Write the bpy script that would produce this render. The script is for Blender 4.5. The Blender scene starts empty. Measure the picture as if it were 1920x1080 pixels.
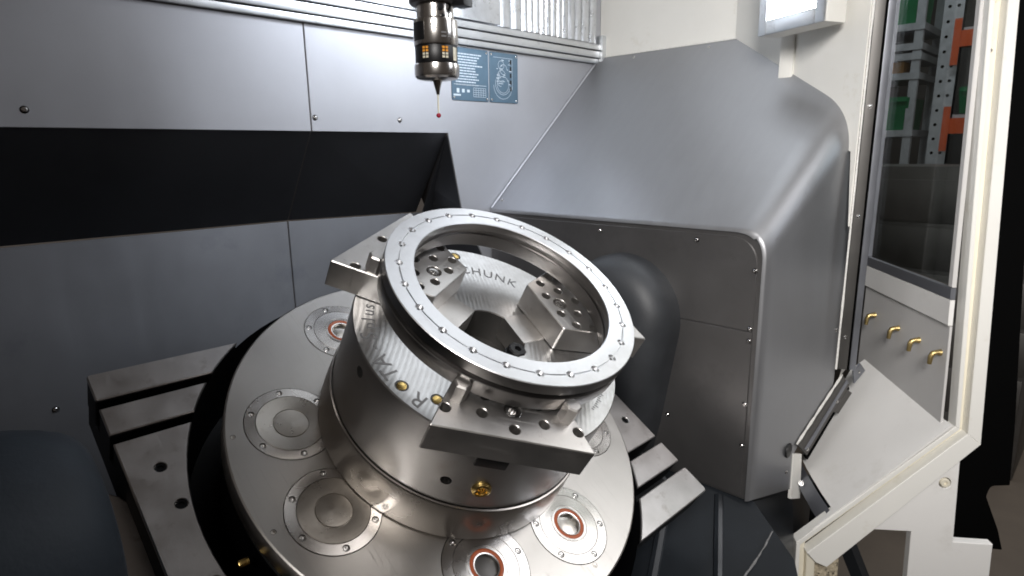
import bpy, bmesh, math, random
from math import sin, cos, pi, radians, sqrt, atan2
from mathutils import Vector, Matrix, geometry

random.seed(7)
S = bpy.context.scene
COL = S.collection

# ------------------------------------------------------------------ camera
cd = bpy.data.cameras.new('camera')
cam = bpy.data.objects.new('camera', cd)
COL.objects.link(cam)
PITCH, YAW, ROLL = 0.21684, 0.78491, -0.01461
fw = Vector((cos(YAW)*cos(PITCH), sin(YAW)*cos(PITCH), -sin(PITCH)))
rt = Vector((sin(YAW), -cos(YAW), 0)); up = rt.cross(fw)
rt, up = rt*cos(ROLL)+up*sin(ROLL), up*cos(ROLL)-rt*sin(ROLL)
M = Matrix((rt, up, -fw)).transposed().to_4x4()
M.translation = Vector((0, 0, 1.45))
cam.matrix_world = M
cd.sensor_width = 36.0
cd.lens = 1161.0/1920*36
cd.clip_start = 0.01; cd.clip_end = 100
S.camera = cam
S.cycles.filter_width = 1.8

# ------------------------------------------------------------------ light
W = bpy.data.worlds.new('World'); S.world = W; W.use_nodes = True
W.node_tree.nodes['Background'].inputs[0].default_value = (0.90, 0.77, 0.68, 1)
W.node_tree.nodes['Background'].inputs[1].default_value = 0.068
S.view_settings.view_transform = 'Standard'
S.view_settings.look = 'None'
S.view_settings.exposure = 0.0
S.view_settings.gamma = 1.0

def area(name, loc, target, sx, sy, power, col, spread=180):
    l = bpy.data.lights.new(name, 'AREA'); l.shape = 'RECTANGLE'
    l.size = sx; l.size_y = sy; l.energy = power; l.color = col; l.spread = math.radians(spread)
    o = bpy.data.objects.new(name, l); COL.objects.link(o)
    o.location = loc
    o.rotation_euler = (Vector(target)-Vector(loc)).to_track_quat('-Z', 'Y').to_euler()
    return o
area('ceiling_lamp', (1.20, 0.62, 2.45), (1.10, 0.62, 1.0), 0.55, 0.70, 1.2, (0.90, 0.95, 1.0), 140)
area('wall_lamp', (1.50, 0.80, 2.22), (0.85, 0.72, 1.45), 0.60, 0.40, 1.1, (0.88, 0.93, 1.0), 150)
area('spindle_lamp', (0.98, 0.70, 2.02), (0.90, 1.15, 1.70), 0.26, 0.10, 1.75, (0.84, 0.90, 1.0), 92)
area('door_lamp', (2.12, -1.2, 2.25), (1.0, 0.75, 1.2), 0.6, 0.6, 1.7, (0.86, 0.91, 1.0), 80)
area('front_fill', (-0.7, -0.6, 2.3), (1.5, 0.42, 1.3), 0.6, 0.6, 8.4, (1.0, 0.97, 0.94), 60)  # added fill that brightens the cream wall and hood, not a real fixture
area('fold_highlight_fill', (1.72, -0.55, 2.6), (1.25, 0.42, 1.4), 0.8, 0.8, 3.0, (0.98, 0.98, 1.0), 80)  # unseen light added to draw a highlight along the hood fold
area('workshop_lamp', (4.2, -0.4, 3.8), (4.1, 0.0, 0.0), 2.4, 1.6, 45.0, (1.0, 0.97, 0.92), 160)
area('rack_fill', (3.1, 0.9, 3.3), (4.0, 0.85, 1.7), 0.9, 0.3, 8.0, (0.97, 0.98, 1.0), 110)  # unseen fill added to brighten the racks behind the window

# ------------------------------------------------------------------ materials
def nodes(name):
    m = bpy.data.materials.new(name); m.use_nodes = True
    nt = m.node_tree
    return m, nt, nt.nodes['Principled BSDF']
def setin(b, k, v):
    if k in b.inputs: b.inputs[k].default_value = v
def coords(nt, scale=(1, 1, 1)):
    tc = nt.nodes.new('ShaderNodeTexCoord'); mp = nt.nodes.new('ShaderNodeMapping')
    mp.inputs['Scale'].default_value = scale
    nt.links.new(tc.outputs['Object'], mp.inputs['Vector'])
    return mp.outputs['Vector']
def noise(nt, vec, scale, detail=3, rough=.55):
    n = nt.nodes.new('ShaderNodeTexNoise'); n.inputs['Scale'].default_value = scale
    n.inputs['Detail'].default_value = detail; n.inputs['Roughness'].default_value = rough
    nt.links.new(vec, n.inputs['Vector']); return n.outputs['Fac']
def ramp(nt, fac, stops):
    r = nt.nodes.new('ShaderNodeValToRGB')
    e = r.color_ramp.elements
    while len(e) < len(stops): e.new(0.5)
    for i, (p, c) in enumerate(stops):
        e[i].position = p; e[i].color = (c, c, c, 1) if isinstance(c, (int, float)) else (*c, 1)
    nt.links.new(fac, r.inputs[0]); return r.outputs[0]
def bump(nt, b, h, strength, dist=0.001):
    n = nt.nodes.new('ShaderNodeBump'); n.inputs['Strength'].default_value = strength
    n.inputs['Distance'].default_value = dist
    nt.links.new(h, n.inputs['Height']); nt.links.new(n.outputs[0], b.inputs['Normal'])
def lo_hi(c, k): return tuple(max(0, min(1, x*k)) for x in c)

def metal(name, col, rough, var=.12, nscale=14, brush=(1, 1, 1), bscale=300, bstr=.06, aniso=0.0, metallic=1.0, rvar=.10, blot=None, streak=None, scratch=0):
    m, nt, b = nodes(name)
    setin(b, 'Metallic', metallic)
    v = coords(nt); vb = coords(nt, brush)
    n1 = noise(nt, v, nscale, 5, .6)
    c = ramp(nt, n1, [(.3, lo_hi(col, 1-var)), (.7, lo_hi(col, 1+var))])
    if blot:
        n3 = noise(nt, v, blot[0], 6, .65)
        f = ramp(nt, n3, [(blot[1], 0.0), (blot[2], 1.0)])
        mx = nt.nodes.new('ShaderNodeMix'); mx.data_type = 'RGBA'
        nt.links.new(f, mx.inputs[0]); nt.links.new(c, mx.inputs[6]); mx.inputs[7].default_value = (*blot[3], 1)
        c = mx.outputs[2]
    nt.links.new(c, b.inputs['Base Color'])
    n2 = noise(nt, vb, bscale, 2, .5)
    r = ramp(nt, n1, [(.3, rough-rvar/2), (.7, rough+rvar/2)])
    if streak:
        n4 = noise(nt, coords(nt, streak[0]), streak[1], 5, .65)
        f4 = ramp(nt, n4, [(.45, 0.0), (.75, streak[2])])
        ad = nt.nodes.new('ShaderNodeMath'); ad.operation = 'ADD'; nt.links.new(r, ad.inputs[0]); nt.links.new(f4, ad.inputs[1]); r = ad.outputs[0]
    if scratch:
        for k, (rx, ry, rz) in enumerate(((.3, .9, .5), (1.2, -.4, 1.9), (-.7, .2, 2.7))):
            tc = nt.nodes.new('ShaderNodeTexCoord'); mp = nt.nodes.new('ShaderNodeMapping')
            mp.inputs['Rotation'].default_value = (rx, ry, rz); mp.inputs['Scale'].default_value = (380, 9+3*k, 380)
            nt.links.new(tc.outputs['Object'], mp.inputs[0])
            f5 = ramp(nt, noise(nt, mp.outputs[0], 1.0, 1, .5), [(.70, 0.0), (.735, scratch)])
            ad = nt.nodes.new('ShaderNodeMath'); ad.operation = 'ADD'; nt.links.new(r, ad.inputs[0]); nt.links.new(f5, ad.inputs[1]); r = ad.outputs[0]
    nt.links.new(r, b.inputs['Roughness'])
    if bstr: bump(nt, b, n2, bstr, .0006)
    if aniso:
        setin(b, 'Anisotropic', aniso)
        t = nt.nodes.new('ShaderNodeTangent'); t.direction_type = 'RADIAL'; t.axis = 'Z'
        nt.links.new(t.outputs[0], b.inputs['Tangent'])
    return m
def paint(name, col, rough=.45, var=.1, nscale=10, bstr=.05, bscale=120, dirt=None, spec=.5):
    m, nt, b = nodes(name)
    v = coords(nt)
    n1 = noise(nt, v, nscale, 6, .6)
    c = ramp(nt, n1, [(.3, lo_hi(col, 1-var)), (.7, lo_hi(col, 1+var))])
    if dirt:
        n3 = noise(nt, v, dirt[0], 8, .7)
        f = ramp(nt, n3, [(dirt[1], 0.0), (dirt[2], 1.0)])
        mx = nt.nodes.new('ShaderNodeMix'); mx.data_type = 'RGBA'
        nt.links.new(f, mx.inputs[0]); nt.links.new(c, mx.inputs[6]); mx.inputs[7].default_value = (*dirt[3], 1)
        c = mx.outputs[2]
    nt.links.new(c, b.inputs['Base Color'])
    setin(b, 'Roughness', rough); setin(b, 'Specular IOR Level', spec)
    if bstr: bump(nt, b, noise(nt, v, bscale, 3), bstr, .001)
    return m
def emit(name, col, s):
    m, nt, b = nodes(name)
    setin(b, 'Emission Color', (*col, 1)); setin(b, 'Emission Strength', s); setin(b, 'Base Color', (*col, 1))
    return m

MT = {}
MT['wall'] = metal('wall_sheet', (.51, .52, .555), .46, .05, 5, (1, 1, 40), 60, .03, metallic=.55, rvar=.06, blot=(3, .56, .85, (.47, .48, .52)), streak=((9, 9, .6), 4, .05), scratch=.10)
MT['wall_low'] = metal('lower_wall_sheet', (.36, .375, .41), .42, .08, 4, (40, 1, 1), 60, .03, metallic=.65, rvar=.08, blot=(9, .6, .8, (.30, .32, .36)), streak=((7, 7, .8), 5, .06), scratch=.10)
MT['overhang'] = metal('shaded_overhang_sheet', (.125, .13, .145), .36, .05, 4, metallic=.8, bstr=0)  # shade under the overhang is put into this darker sheet colour
def hood_sheet(name, col, rough):
    m, nt, b = nodes(name); setin(b, 'Metallic', .78)
    v = coords(nt); vs_ = coords(nt, (14, 1.2, 14)); vd = coords(nt, (3, 9, 1))
    n1 = noise(nt, v, 3.2, 5, .6); n2 = noise(nt, vd, 6, 6, .65); n3 = noise(nt, vs_, 30, 3, .6)
    c = ramp(nt, n2, [(.35, lo_hi(col, .975)), (.65, lo_hi(col, 1.02))])
    nt.links.new(c, b.inputs['Base Color'])
    ad = nt.nodes.new('ShaderNodeMath'); ad.operation = 'MULTIPLY_ADD'; ad.inputs[1].default_value = .30; nt.links.new(n3, ad.inputs[0]); nt.links.new(n2, ad.inputs[2])
    r = ramp(nt, ad.outputs[0], [(.35, rough-.02), (.9, rough+.03)]); nt.links.new(r, b.inputs['Roughness'])
    bump(nt, b, n1, .06, .02)
    return m
MT['hood'] = hood_sheet('hood_sheet', (.325, .330, .345), .44)
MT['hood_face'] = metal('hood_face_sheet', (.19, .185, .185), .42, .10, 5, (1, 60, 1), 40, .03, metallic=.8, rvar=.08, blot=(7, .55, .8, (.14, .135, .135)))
MT['cream'] = paint('cream_paint', (.78, .77, .73), .42, .03, 6, .03, dirt=(18, .60, .90, (.60, .56, .47)))
MT['cream_dirty'] = paint('soiled_cream_paint', (.80, .75, .62), .45, .06, 9, .06, dirt=(48, .60, .74, (.38, .30, .17)))
MT['white'] = paint('white_paint', (.80, .79, .77), .40, .03, 5, .03, dirt=(11, .56, .90, (.62, .60, .56)))
MT['grey_panel'] = paint('grey_paint', (.58, .57, .56), .42, .05, 5, .03)
MT['table'] = metal('ground_table_steel', (.50, .48, .455), .38, .06, 9, (1, 1, 1), 350, .06, aniso=.3, rvar=.10, blot=(26, .60, .85, (.47, .44, .41)), scratch=.16)
MT['insert'] = metal('turned_insert_steel', (.60, .58, .56), .25, .05, 12, (1, 1, 1), 300, .04, aniso=.65)
MT['insert_dull'] = metal('dull_insert_steel', (.50, .47, .43), .30, .06, 30, (1, 1, 1), 300, .06, aniso=.5, blot=(70, .55, .75, (.40, .36, .32)))
MT['chuck'] = metal('turned_chuck_steel', (.42, .41, .405), .33, .08, 8, (1, 1, 30), 60, .06, aniso=.35, blot=(14, .58, .78, (.36, .33, .31)), scratch=.12)
MT['flange'] = metal('chuck_flange_steel', (.45, .42, .39), .30, .07, 8, (1, 1, 30), 60, .06, aniso=.35)
MT['jaw'] = metal('jaw_steel', (.62, .60, .58), .40, .08, 20, (1, 25, 1), 120, .10, rvar=.10, blot=(60, .60, .75, (.44, .41, .39)), scratch=.15)
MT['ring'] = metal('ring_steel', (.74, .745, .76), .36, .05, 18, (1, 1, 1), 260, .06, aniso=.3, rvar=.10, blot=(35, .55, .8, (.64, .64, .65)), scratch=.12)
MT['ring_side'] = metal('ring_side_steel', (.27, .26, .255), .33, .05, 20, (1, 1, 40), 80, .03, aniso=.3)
MT['cradle'] = metal('milled_cradle_steel', (.55, .53, .52), .36, .08, 25, (1, 1, 1), 300, .10, rvar=.12, blot=(40, .58, .75, (.40, .37, .35)), scratch=.08)
MT['screw'] = metal('zinc_screw', (.62, .61, .60), .26, .05, 60, bstr=0)
MT['black'] = paint('black_plastic', (.006, .006, .007), .40, .05, 10, .0)
MT['void'] = paint('black_rubber', (.0012, .0012, .0012), .9, .1, 10, .0, spec=.05)
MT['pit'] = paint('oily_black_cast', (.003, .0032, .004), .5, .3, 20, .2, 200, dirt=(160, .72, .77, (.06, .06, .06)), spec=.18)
MT['cast'] = paint('dark_cast_paint', (.018, .024, .032), .62, .35, 5, .35, 180, dirt=(120, .70, .80, (.08, .085, .09)), spec=.3)
MT['cast_grey'] = paint('grey_cast_paint', (.036, .039, .044), .52, .3, 8, .2, 200, dirt=(140, .70, .78, (.14, .145, .15)))
MT['bed'] = paint('dark_bed_paint', (.014, .017, .021), .38, .3, 7, .15, 120, dirt=(90, .66, .80, (.10, .11, .12)))
MT['brass'] = metal('brass', (.70, .50, .18), .28, .05, 40, bstr=0)
MT['brass_dull'] = metal('tarnished_brass', (.50, .38, .17), .42, .12, 60, bstr=0)
MT['orange'] = paint('orange_rubber', (.46, .11, .04), .45, .05, 20, .02)
MT['probe'] = metal('probe_steel', (.66, .63, .60), .20, .05, 20, (1, 1, 1), 200, .0, rvar=.04)
MT['ceramic'] = paint('ceramic', (.80, .78, .66), .25, .02, 20, 0)
MT['ruby'] = paint('ruby', (.35, .005, .03), .08, .02, 20, 0, spec=.8)
MT['led'] = paint('led_orange', (.85, .36, .05), .3, .1, 300, 0)
MT['led_pale'] = paint('led_pale', (.75, .70, .55), .3, .1, 300, 0)
MT['sign'] = paint('blue_grey_plate', (.085, .14, .19), .32, .1, 30, 0)
MT['print'] = paint('white_print', (.55, .62, .68), .5, .05, 40, 0)
MT['ink'] = paint('dark_engraving', (.17, .17, .175), .5, .1, 40, 0)
MT['rail'] = metal('rail_aluminium', (.66, .68, .70), .34, .06, 14, (40, 1, 1), 80, .08, metallic=.85, blot=(45, .60, .75, (.48, .49, .50)))
MT['slat'] = metal('slat_steel', (.68, .70, .73), .30, .10, 30, (1, 1, 20), 80, .10, metallic=.9, blot=(70, .60, .72, (.50, .51, .53)))
MT['strip'] = metal('dark_steel_strip', (.13, .125, .12), .5, .08, 14, (1, 1, 30), 60, .04, metallic=.85)
MT['strip2'] = metal('grey_steel_strip', (.26, .27, .30), .45, .08, 14, (1, 1, 30), 60, .04, metallic=.8)
MT['seal'] = paint('white_sealant', (.72, .71, .68), .6, .15, 200, .3, 200)
MT['bead'] = paint('grey_sealant', (.20, .20, .20), .7, .3, 300, .4, 300)
MT['floor'] = paint('workshop_floor', (.11, .09, .072), .5, .12, 6, .05)
MT['foam'] = paint('crumbled_insulation', (.42, .36, .26), .9, .45, 160, .6, 160, dirt=(120, .55, .62, (.03, .025, .02)))
MT['green'] = paint('green_plastic', (.012, .15, .055), .42, .1, 8, 0)
MT['rack'] = metal('galvanised_steel', (.50, .52, .55), .45, .12, 30, bstr=0, metallic=.6)
MT['orange_steel'] = paint('orange_steel', (.55, .085, .015), .42, .08, 10, 0)
MT['card'] = paint('cardboard', (.45, .25, .10), .8, .1, 14, 0)
MT['lamp_face'] = emit('lit_lamp_face', (.90, .95, 1.0), 12.0)
def glass(name):
    m, nt, b = nodes(name)
    nt.nodes.remove(b)
    tr = nt.nodes.new('ShaderNodeBsdfTransparent'); tr.inputs[0].default_value = (.66, .69, .69, 1)
    gl = nt.nodes.new('ShaderNodeBsdfGlossy'); gl.inputs['Roughness'].default_value = .04
    mx = nt.nodes.new('ShaderNodeMixShader'); mx.inputs[0].default_value = .07
    nt.links.new(tr.outputs[0], mx.inputs[1]); nt.links.new(gl.outputs[0], mx.inputs[2])
    nt.links.new(mx.outputs[0], nt.nodes['Material Output'].inputs[0])
    return m
MT['glass'] = glass('window_glass')
# machined chuck face with overlapping tool arcs
def swirl(name):
    m, nt, b = nodes(name)
    setin(b, 'Metallic', 1.0)
    v = coords(nt)
    w = nt.nodes.new('ShaderNodeTexWave'); w.wave_type = 'RINGS'; w.rings_direction = 'SPHERICAL'
    mp = nt.nodes.new('ShaderNodeMapping'); mp.inputs['Location'].default_value = (.42, -.28, 0)
    nt.links.new(v, mp.inputs[0]); nt.links.new(mp.outputs[0], w.inputs['Vector'])
    w.inputs['Scale'].default_value = 52; w.inputs['Distortion'].default_value = 1.1
    w.inputs['Detail'].default_value = 3; w.inputs['Detail Scale'].default_value = 3.5
    n1 = noise(nt, v, 60, 4, .6)
    c = ramp(nt, n1, [(.3, (.55, .545, .54)), (.7, (.66, .66, .66))])
    nt.links.new(c, b.inputs['Base Color'])
    r = ramp(nt, w.outputs[1], [(0, .30), (1, .40)])
    nt.links.new(r, b.inputs['Roughness'])
    bump(nt, b, w.outputs[1], .11, .0008)
    return m
MT['swirl'] = swirl('swirl_machined_steel')

# ------------------------------------------------------------------ mesh helpers
def mesh(name, V, F, mat, parent=None, ang=32, smooth=True):
    me = bpy.data.meshes.new(name)
    me.from_pydata([tuple(v) for v in V], [], F)
    me.update()
    bm = bmesh.new(); bm.from_mesh(me)
    bmesh.ops.recalc_face_normals(bm, faces=bm.faces)
    bm.to_mesh(me); bm.free()
    if smooth:
        me.shade_smooth(); me.set_sharp_from_angle(angle=radians(ang))
    me.materials.append(MT[mat] if isinstance(mat, str) else mat)
    o = bpy.data.objects.new(name, me); COL.objects.link(o)
    if parent: o.parent = parent
    return o
def copyobj(o, name=None, loc=None, rz=None, parent=None, rot=None):
    c = o.copy(); COL.objects.link(c)
    if name: c.name = name
    if parent: c.parent = parent
    if loc is not None: c.location = loc
    if rz is not None: c.rotation_euler = (0, 0, rz)
    if rot is not None: c.rotation_euler = rot
    return c
class G:
    def __init__(s): s.V = []; s.F = []
    def add(s, V, F):
        n = len(s.V); s.V += [Vector(v) for v in V]; s.F += [tuple(i+n for i in f) for f in F]; return s
    def box(s, x0, x1, y0, y1, z0, z1):
        V = [(x, y, z) for z in (z0, z1) for y in (y0, y1) for x in (x0, x1)]
        return s.add(V, [(0, 2, 3, 1), (4, 5, 7, 6), (0, 1, 5, 4), (2, 6, 7, 3), (0, 4, 6, 2), (1, 3, 7, 5)])
    def bbox(s, x0, x1, y0, y1, z0, z1, c=.002):
        bm = bmesh.new()
        vs = [bm.verts.new((x, y, z)) for z in (z0, z1) for y in (y0, y1) for x in (x0, x1)]
        for f in [(0, 2, 3, 1), (4, 5, 7, 6), (0, 1, 5, 4), (2, 6, 7, 3), (0, 4, 6, 2), (1, 3, 7, 5)]:
            bm.faces.new([vs[i] for i in f])
        bmesh.ops.bevel(bm, geom=bm.edges[:], offset=c, segments=2, affect='EDGES', profile=.6)
        bm.verts.index_update()
        V = [v.co.copy() for v in bm.verts]; F = [tuple(v.index for v in f.verts) for f in bm.faces]
        bm.free(); return s.add(V, F)
    def lathe(s, prof, seg=64, a0=0, a1=2*pi, M=None):
        full = abs(a1-a0-2*pi) < 1e-6
        n = seg if full else seg+1
        V = []; F = []; m = len(prof)
        for i in range(n):
            a = a0+(a1-a0)*i/seg
            for r, h in prof: V.append(Vector((r*cos(a), r*sin(a), h)))
        for i in range(seg):
            j = (i+1) % n
            for k in range(m-1):
                F.append((i*m+k, j*m+k, j*m+k+1, i*m+k+1))
        if M: V = [M @ v for v in V]
        return s.add(V, F)
    def tube(s, pts, r, seg=8):
        pts = [Vector(p) for p in pts]; rings = []
        rr = r if isinstance(r, (list, tuple)) else [r]*len(pts)
        V = []; F = []
        for i, p in enumerate(pts):
            d = (pts[min(i+1, len(pts)-1)]-pts[max(i-1, 0)]).normalized()
            a = d.orthogonal().normalized() if i == 0 else (pa-d*pa.dot(d)).normalized()
            pa = a; b = d.cross(a)
            for k in range(seg):
                t = 2*pi*k/seg; V.append(p+(a*cos(t)+b*sin(t))*rr[i])
        for i in range(len(pts)-1):
            for k in range(seg):
                k2 = (k+1) % seg
                F.append((i*seg+k, i*seg+k2, (i+1)*seg+k2, (i+1)*seg+k))
        F.append(tuple(range(seg))[::-1]); F.append(tuple((len(pts)-1)*seg+k for k in range(seg)))
        return s.add(V, F)
    def obj(s, name, mat, parent=None, ang=32, smooth=True):
        return mesh(name, s.V, s.F, mat, parent, ang, smooth)
def circ(cx, cy, r, n=20, a0=0): return [(cx+r*cos(a0+2*pi*i/n), cy+r*sin(a0+2*pi*i/n)) for i in range(n)]
def offset(poly, d):
    n = len(poly); out = []
    A = sum(poly[i][0]*poly[(i+1) % n][1]-poly[(i+1) % n][0]*poly[i][1] for i in range(n))
    sg = 1 if A > 0 else -1
    for i in range(n):
        p0 = Vector(poly[i-1]); p1 = Vector(poly[i]); p2 = Vector(poly[(i+1) % n])
        e1 = (p1-p0).normalized(); e2 = (p2-p1).normalized()
        n1 = Vector((-e1.y, e1.x)); n2 = Vector((-e2.y, e2.x))
        b = (n1+n2)
        if b.length < 1e-6: b = n1
        b.normalize(); k = max(.35, b.dot(n1))
        out.append(tuple(p1+b*(d*sg/k)))
    return out
def inside(p, poly):
    x, y = p; c = False; n = len(poly)
    for i in range(n):
        x1, y1 = poly[i]; x2, y2 = poly[i-1]
        if (y1 > y) != (y2 > y) and x < (x2-x1)*(y-y1)/(y2-y1)+x1: c = not c
    return c
def cdt(outer, holes, extra=()):
    V = []; E = []
    for lp in [outer]+list(holes):
        b = len(V); n = len(lp)
        V += [Vector(p[:2]) for p in lp]; E += [(b+i, b+(i+1) % n) for i in range(n)]
    V += [Vector(p) for p in extra]
    r = geometry.delaunay_2d_cdt(V, E, [], 0, 1e-6)
    vs, fs = r[0], r[2]
    out = []
    for f in fs:
        c = sum((vs[i] for i in f), Vector((0, 0)))/len(f)
        if inside(c, outer) and not any(inside(c, h) for h in holes): out.append(tuple(f))
    return [(v.x, v.y) for v in vs], out
def plate(g, outer, z0, z1, holes=(), ch=.0015, hole_depth=None, bottom=True, hch=.0008):
    """flat plate with chamfered top edge; round holes are through (or blind to hole_depth)"""
    top = offset(outer, ch) if ch else outer
    hl = [offset(h, -hch) if hch else h for h in holes]
    vs, fs = cdt(top, hl)
    g.add([(x, y, z1) for x, y in vs], fs)
    n = len(outer)
    if ch:
        V = [(x, y, z1) for x, y in top]+[(x, y, z1-ch) for x, y in outer]+[(x, y, z0) for x, y in outer]
        F = [(i, (i+1) % n, n+(i+1) % n, n+i) for i in range(n)]+[(n+i, n+(i+1) % n, 2*n+(i+1) % n, 2*n+i) for i in range(n)]
    else:
        V = [(x, y, z1) for x, y in top]+[(x, y, z0) for x, y in outer]
        F = [(i, (i+1) % n, n+(i+1) % n, n+i) for i in range(n)]
    g.add(V, F)
    for h, hh in zip(holes, hl):
        m = len(h); zb = z0 if hole_depth is None else z1-hole_depth
        V = [(x, y, z1) for x, y in hh]+[(x, y, z1-max(hch, .0004)) for x, y in h]+[(x, y, zb) for x, y in h]
        F = [(i, (i+1) % m, m+(i+1) % m, m+i) for i in range(m)]+[(m+i, m+(i+1) % m, 2*m+(i+1) % m, 2*m+i) for i in range(m)]
        F.append(tuple(2*m+i for i in range(m)))
        g.add(V, F)
    if bottom:
        vs, fs = cdt(outer, [])
        g.add([(x, y, z0) for x, y in vs], fs)
    return g
def prism(g, poly, z0, z1, ch=0):
    return plate(g, poly, z0, z1, (), ch)
def rounded(poly, r, n=5):
    out = []; m = len(poly)
    for i in range(m):
        rr = r[i] if isinstance(r, (list, tuple)) else r
        p0 = Vector(poly[i-1]); p = Vector(poly[i]); p2 = Vector(poly[(i+1) % m])
        if rr <= 0: out.append(tuple(p)); continue
        a = (p0-p).normalized(); b = (p2-p).normalized()
        ang = a.angle(b); t = min(rr/math.tan(ang/2), (p0-p).length*.49, (p2-p).length*.49)
        q0 = p+a*t; q1 = p+b*t
        for k in range(n+1):
            u = k/n; out.append(tuple(q0*(1-u)**2+p*2*u*(1-u)+q1*u*u))
    return out
def thing(name, label, cat, loc=(0, 0, 0), rot=(0, 0, 0), group=None):
    o = bpy.data.objects.new(name, None); COL.objects.link(o)
    o.empty_display_size = .05
    o.location = loc; o.rotation_euler = rot; o['label'] = label; o['category'] = cat
    if group: o['group'] = group
    return o
def tag(o, label, cat, group=None):
    o['label'] = label; o['category'] = cat
    if group: o['group'] = group
    return o
def struct(o, label=None, cat=None):
    o['kind'] = 'structure'
    if label: o['label'] = label; o['category'] = cat
    return o
def text_mesh(body, size, depth, name, mat, parent, M, bold=0.0):
    cu = bpy.data.curves.new('t', 'FONT'); cu.body = body; cu.size = size; cu.extrude = depth
    cu.align_x = 'CENTER'; cu.align_y = 'CENTER'; cu.offset = bold; cu.resolution_u = 3
    to = bpy.data.objects.new('t', cu); COL.objects.link(to)
    dg = bpy.context.evaluated_depsgraph_get(); dg.update()
    me = bpy.data.meshes.new_from_object(to.evaluated_get(dg))
    bpy.data.objects.remove(to); bpy.data.curves.remove(cu)
    me.transform(M); me.materials.clear(); me.materials.append(MT[mat]); me.name = name
    o = bpy.data.objects.new(name, me); COL.objects.link(o); o.parent = parent
    return o
def pan_screw_mesh(r):
    g = G(); g.lathe([(0, r*.34), (r*.28, r*.36), (r*.32, r*.62), (r*.62, r*.58), (r*.9, r*.34), (r, 0), (r*1.25, 0), (r*1.25, -r*.15)], 12)
    return g
def socket_screw(g, r, h):
    g.lathe([(0, h-r*.5), (r*.50, h-r*.5), (r*.52, h-r*.03), (r*.82, h), (r, h-r*.18), (r, h-r*1.2)], 12)
    return g
_ps = {}
def pan_screw(parent, loc, nrm, r=.0042, name='screw'):
    if r not in _ps:
        _ps[r] = pan_screw_mesh(r).obj('screw', 'screw')
        me = _ps[r].data; bpy.data.objects.remove(_ps[r]); _ps[r] = me
    o = bpy.data.objects.new(name, _ps[r]); COL.objects.link(o)
    o.parent = parent; o.location = loc
    o.rotation_euler = Vector(nrm).to_track_quat('Z', 'Y').to_euler()
    return o

# ================================================================== SETTING
YW, YL, XR, XH = 1.15, 1.287, 1.532, 1.079
# ---- left wall: upper panels, overhang, lower panels
wl = thing('wall_left', 'grey sheet metal back wall left of the cover hood', 'wall'); wl['kind'] = 'structure'
def wallpanel(name, poly_xz, y0, y1, mat, parent, ch=.0008):
    g = G(); gg = G(); plate(gg, poly_xz, 0, y1-y0, (), ch)
    g.add([(v.x, y1-v.z, v.y) for v in gg.V], gg.F)
    return g.obj(name, mat, parent)
def quadpanel(name, P, mat, parent, th=.003):
    P = [Vector(p) for p in P]
    n = (P[1]-P[0]).cross(P[2]-P[0]).normalized()
    k = len(P)
    V = P+[p-n*th for p in P]
    F = [tuple(range(k)), tuple(range(2*k-1, k-1, -1))]+[(i, k+i, k+(i+1) % k, (i+1) % k) for i in range(k)]
    return mesh(name, V, F, mat, parent)
SEAM = .607
wallpanel('panel', [(-.5, 1.494), (SEAM-.0012, 1.494), (SEAM-.0012, 2.5), (-.5, 2.5)], YW, YW+.004, 'wall', wl)
wallpanel('panel', [(SEAM+.0012, 1.494), (.948, 1.494), (.982, 1.32), (1.047, 1.195), (1.13, 1.03), (1.13, .7), (XR+.1, .7), (XR+.1, 2.5), (SEAM+.0012, 2.5)], YW, YW+.004, 'wall', wl)
e = .001
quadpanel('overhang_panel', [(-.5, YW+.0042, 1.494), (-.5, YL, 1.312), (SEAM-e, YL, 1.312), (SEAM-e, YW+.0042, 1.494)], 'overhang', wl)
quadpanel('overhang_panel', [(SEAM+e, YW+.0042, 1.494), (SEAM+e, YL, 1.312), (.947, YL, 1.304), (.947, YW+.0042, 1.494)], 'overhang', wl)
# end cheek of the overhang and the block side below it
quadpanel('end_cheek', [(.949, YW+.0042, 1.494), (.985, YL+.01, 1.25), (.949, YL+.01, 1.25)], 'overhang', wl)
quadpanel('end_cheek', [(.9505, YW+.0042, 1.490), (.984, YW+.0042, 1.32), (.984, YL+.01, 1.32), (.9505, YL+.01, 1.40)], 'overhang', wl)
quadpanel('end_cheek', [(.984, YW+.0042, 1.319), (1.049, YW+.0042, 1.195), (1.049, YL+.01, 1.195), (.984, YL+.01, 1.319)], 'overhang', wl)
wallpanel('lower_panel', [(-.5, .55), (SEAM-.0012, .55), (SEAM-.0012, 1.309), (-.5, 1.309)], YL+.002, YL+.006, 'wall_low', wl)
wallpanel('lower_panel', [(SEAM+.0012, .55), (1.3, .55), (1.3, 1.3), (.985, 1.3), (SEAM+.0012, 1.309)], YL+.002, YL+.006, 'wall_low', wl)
for x, z in ((.163, 1.519), (.616, 1.52), (.815, 1.52)): pan_screw(wl, (x, YW, z), (0, -1, 0), .0046)
pan_screw(wl, (.152, YL+.002, 1.019), (0, -1, 0), .0046)
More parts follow.
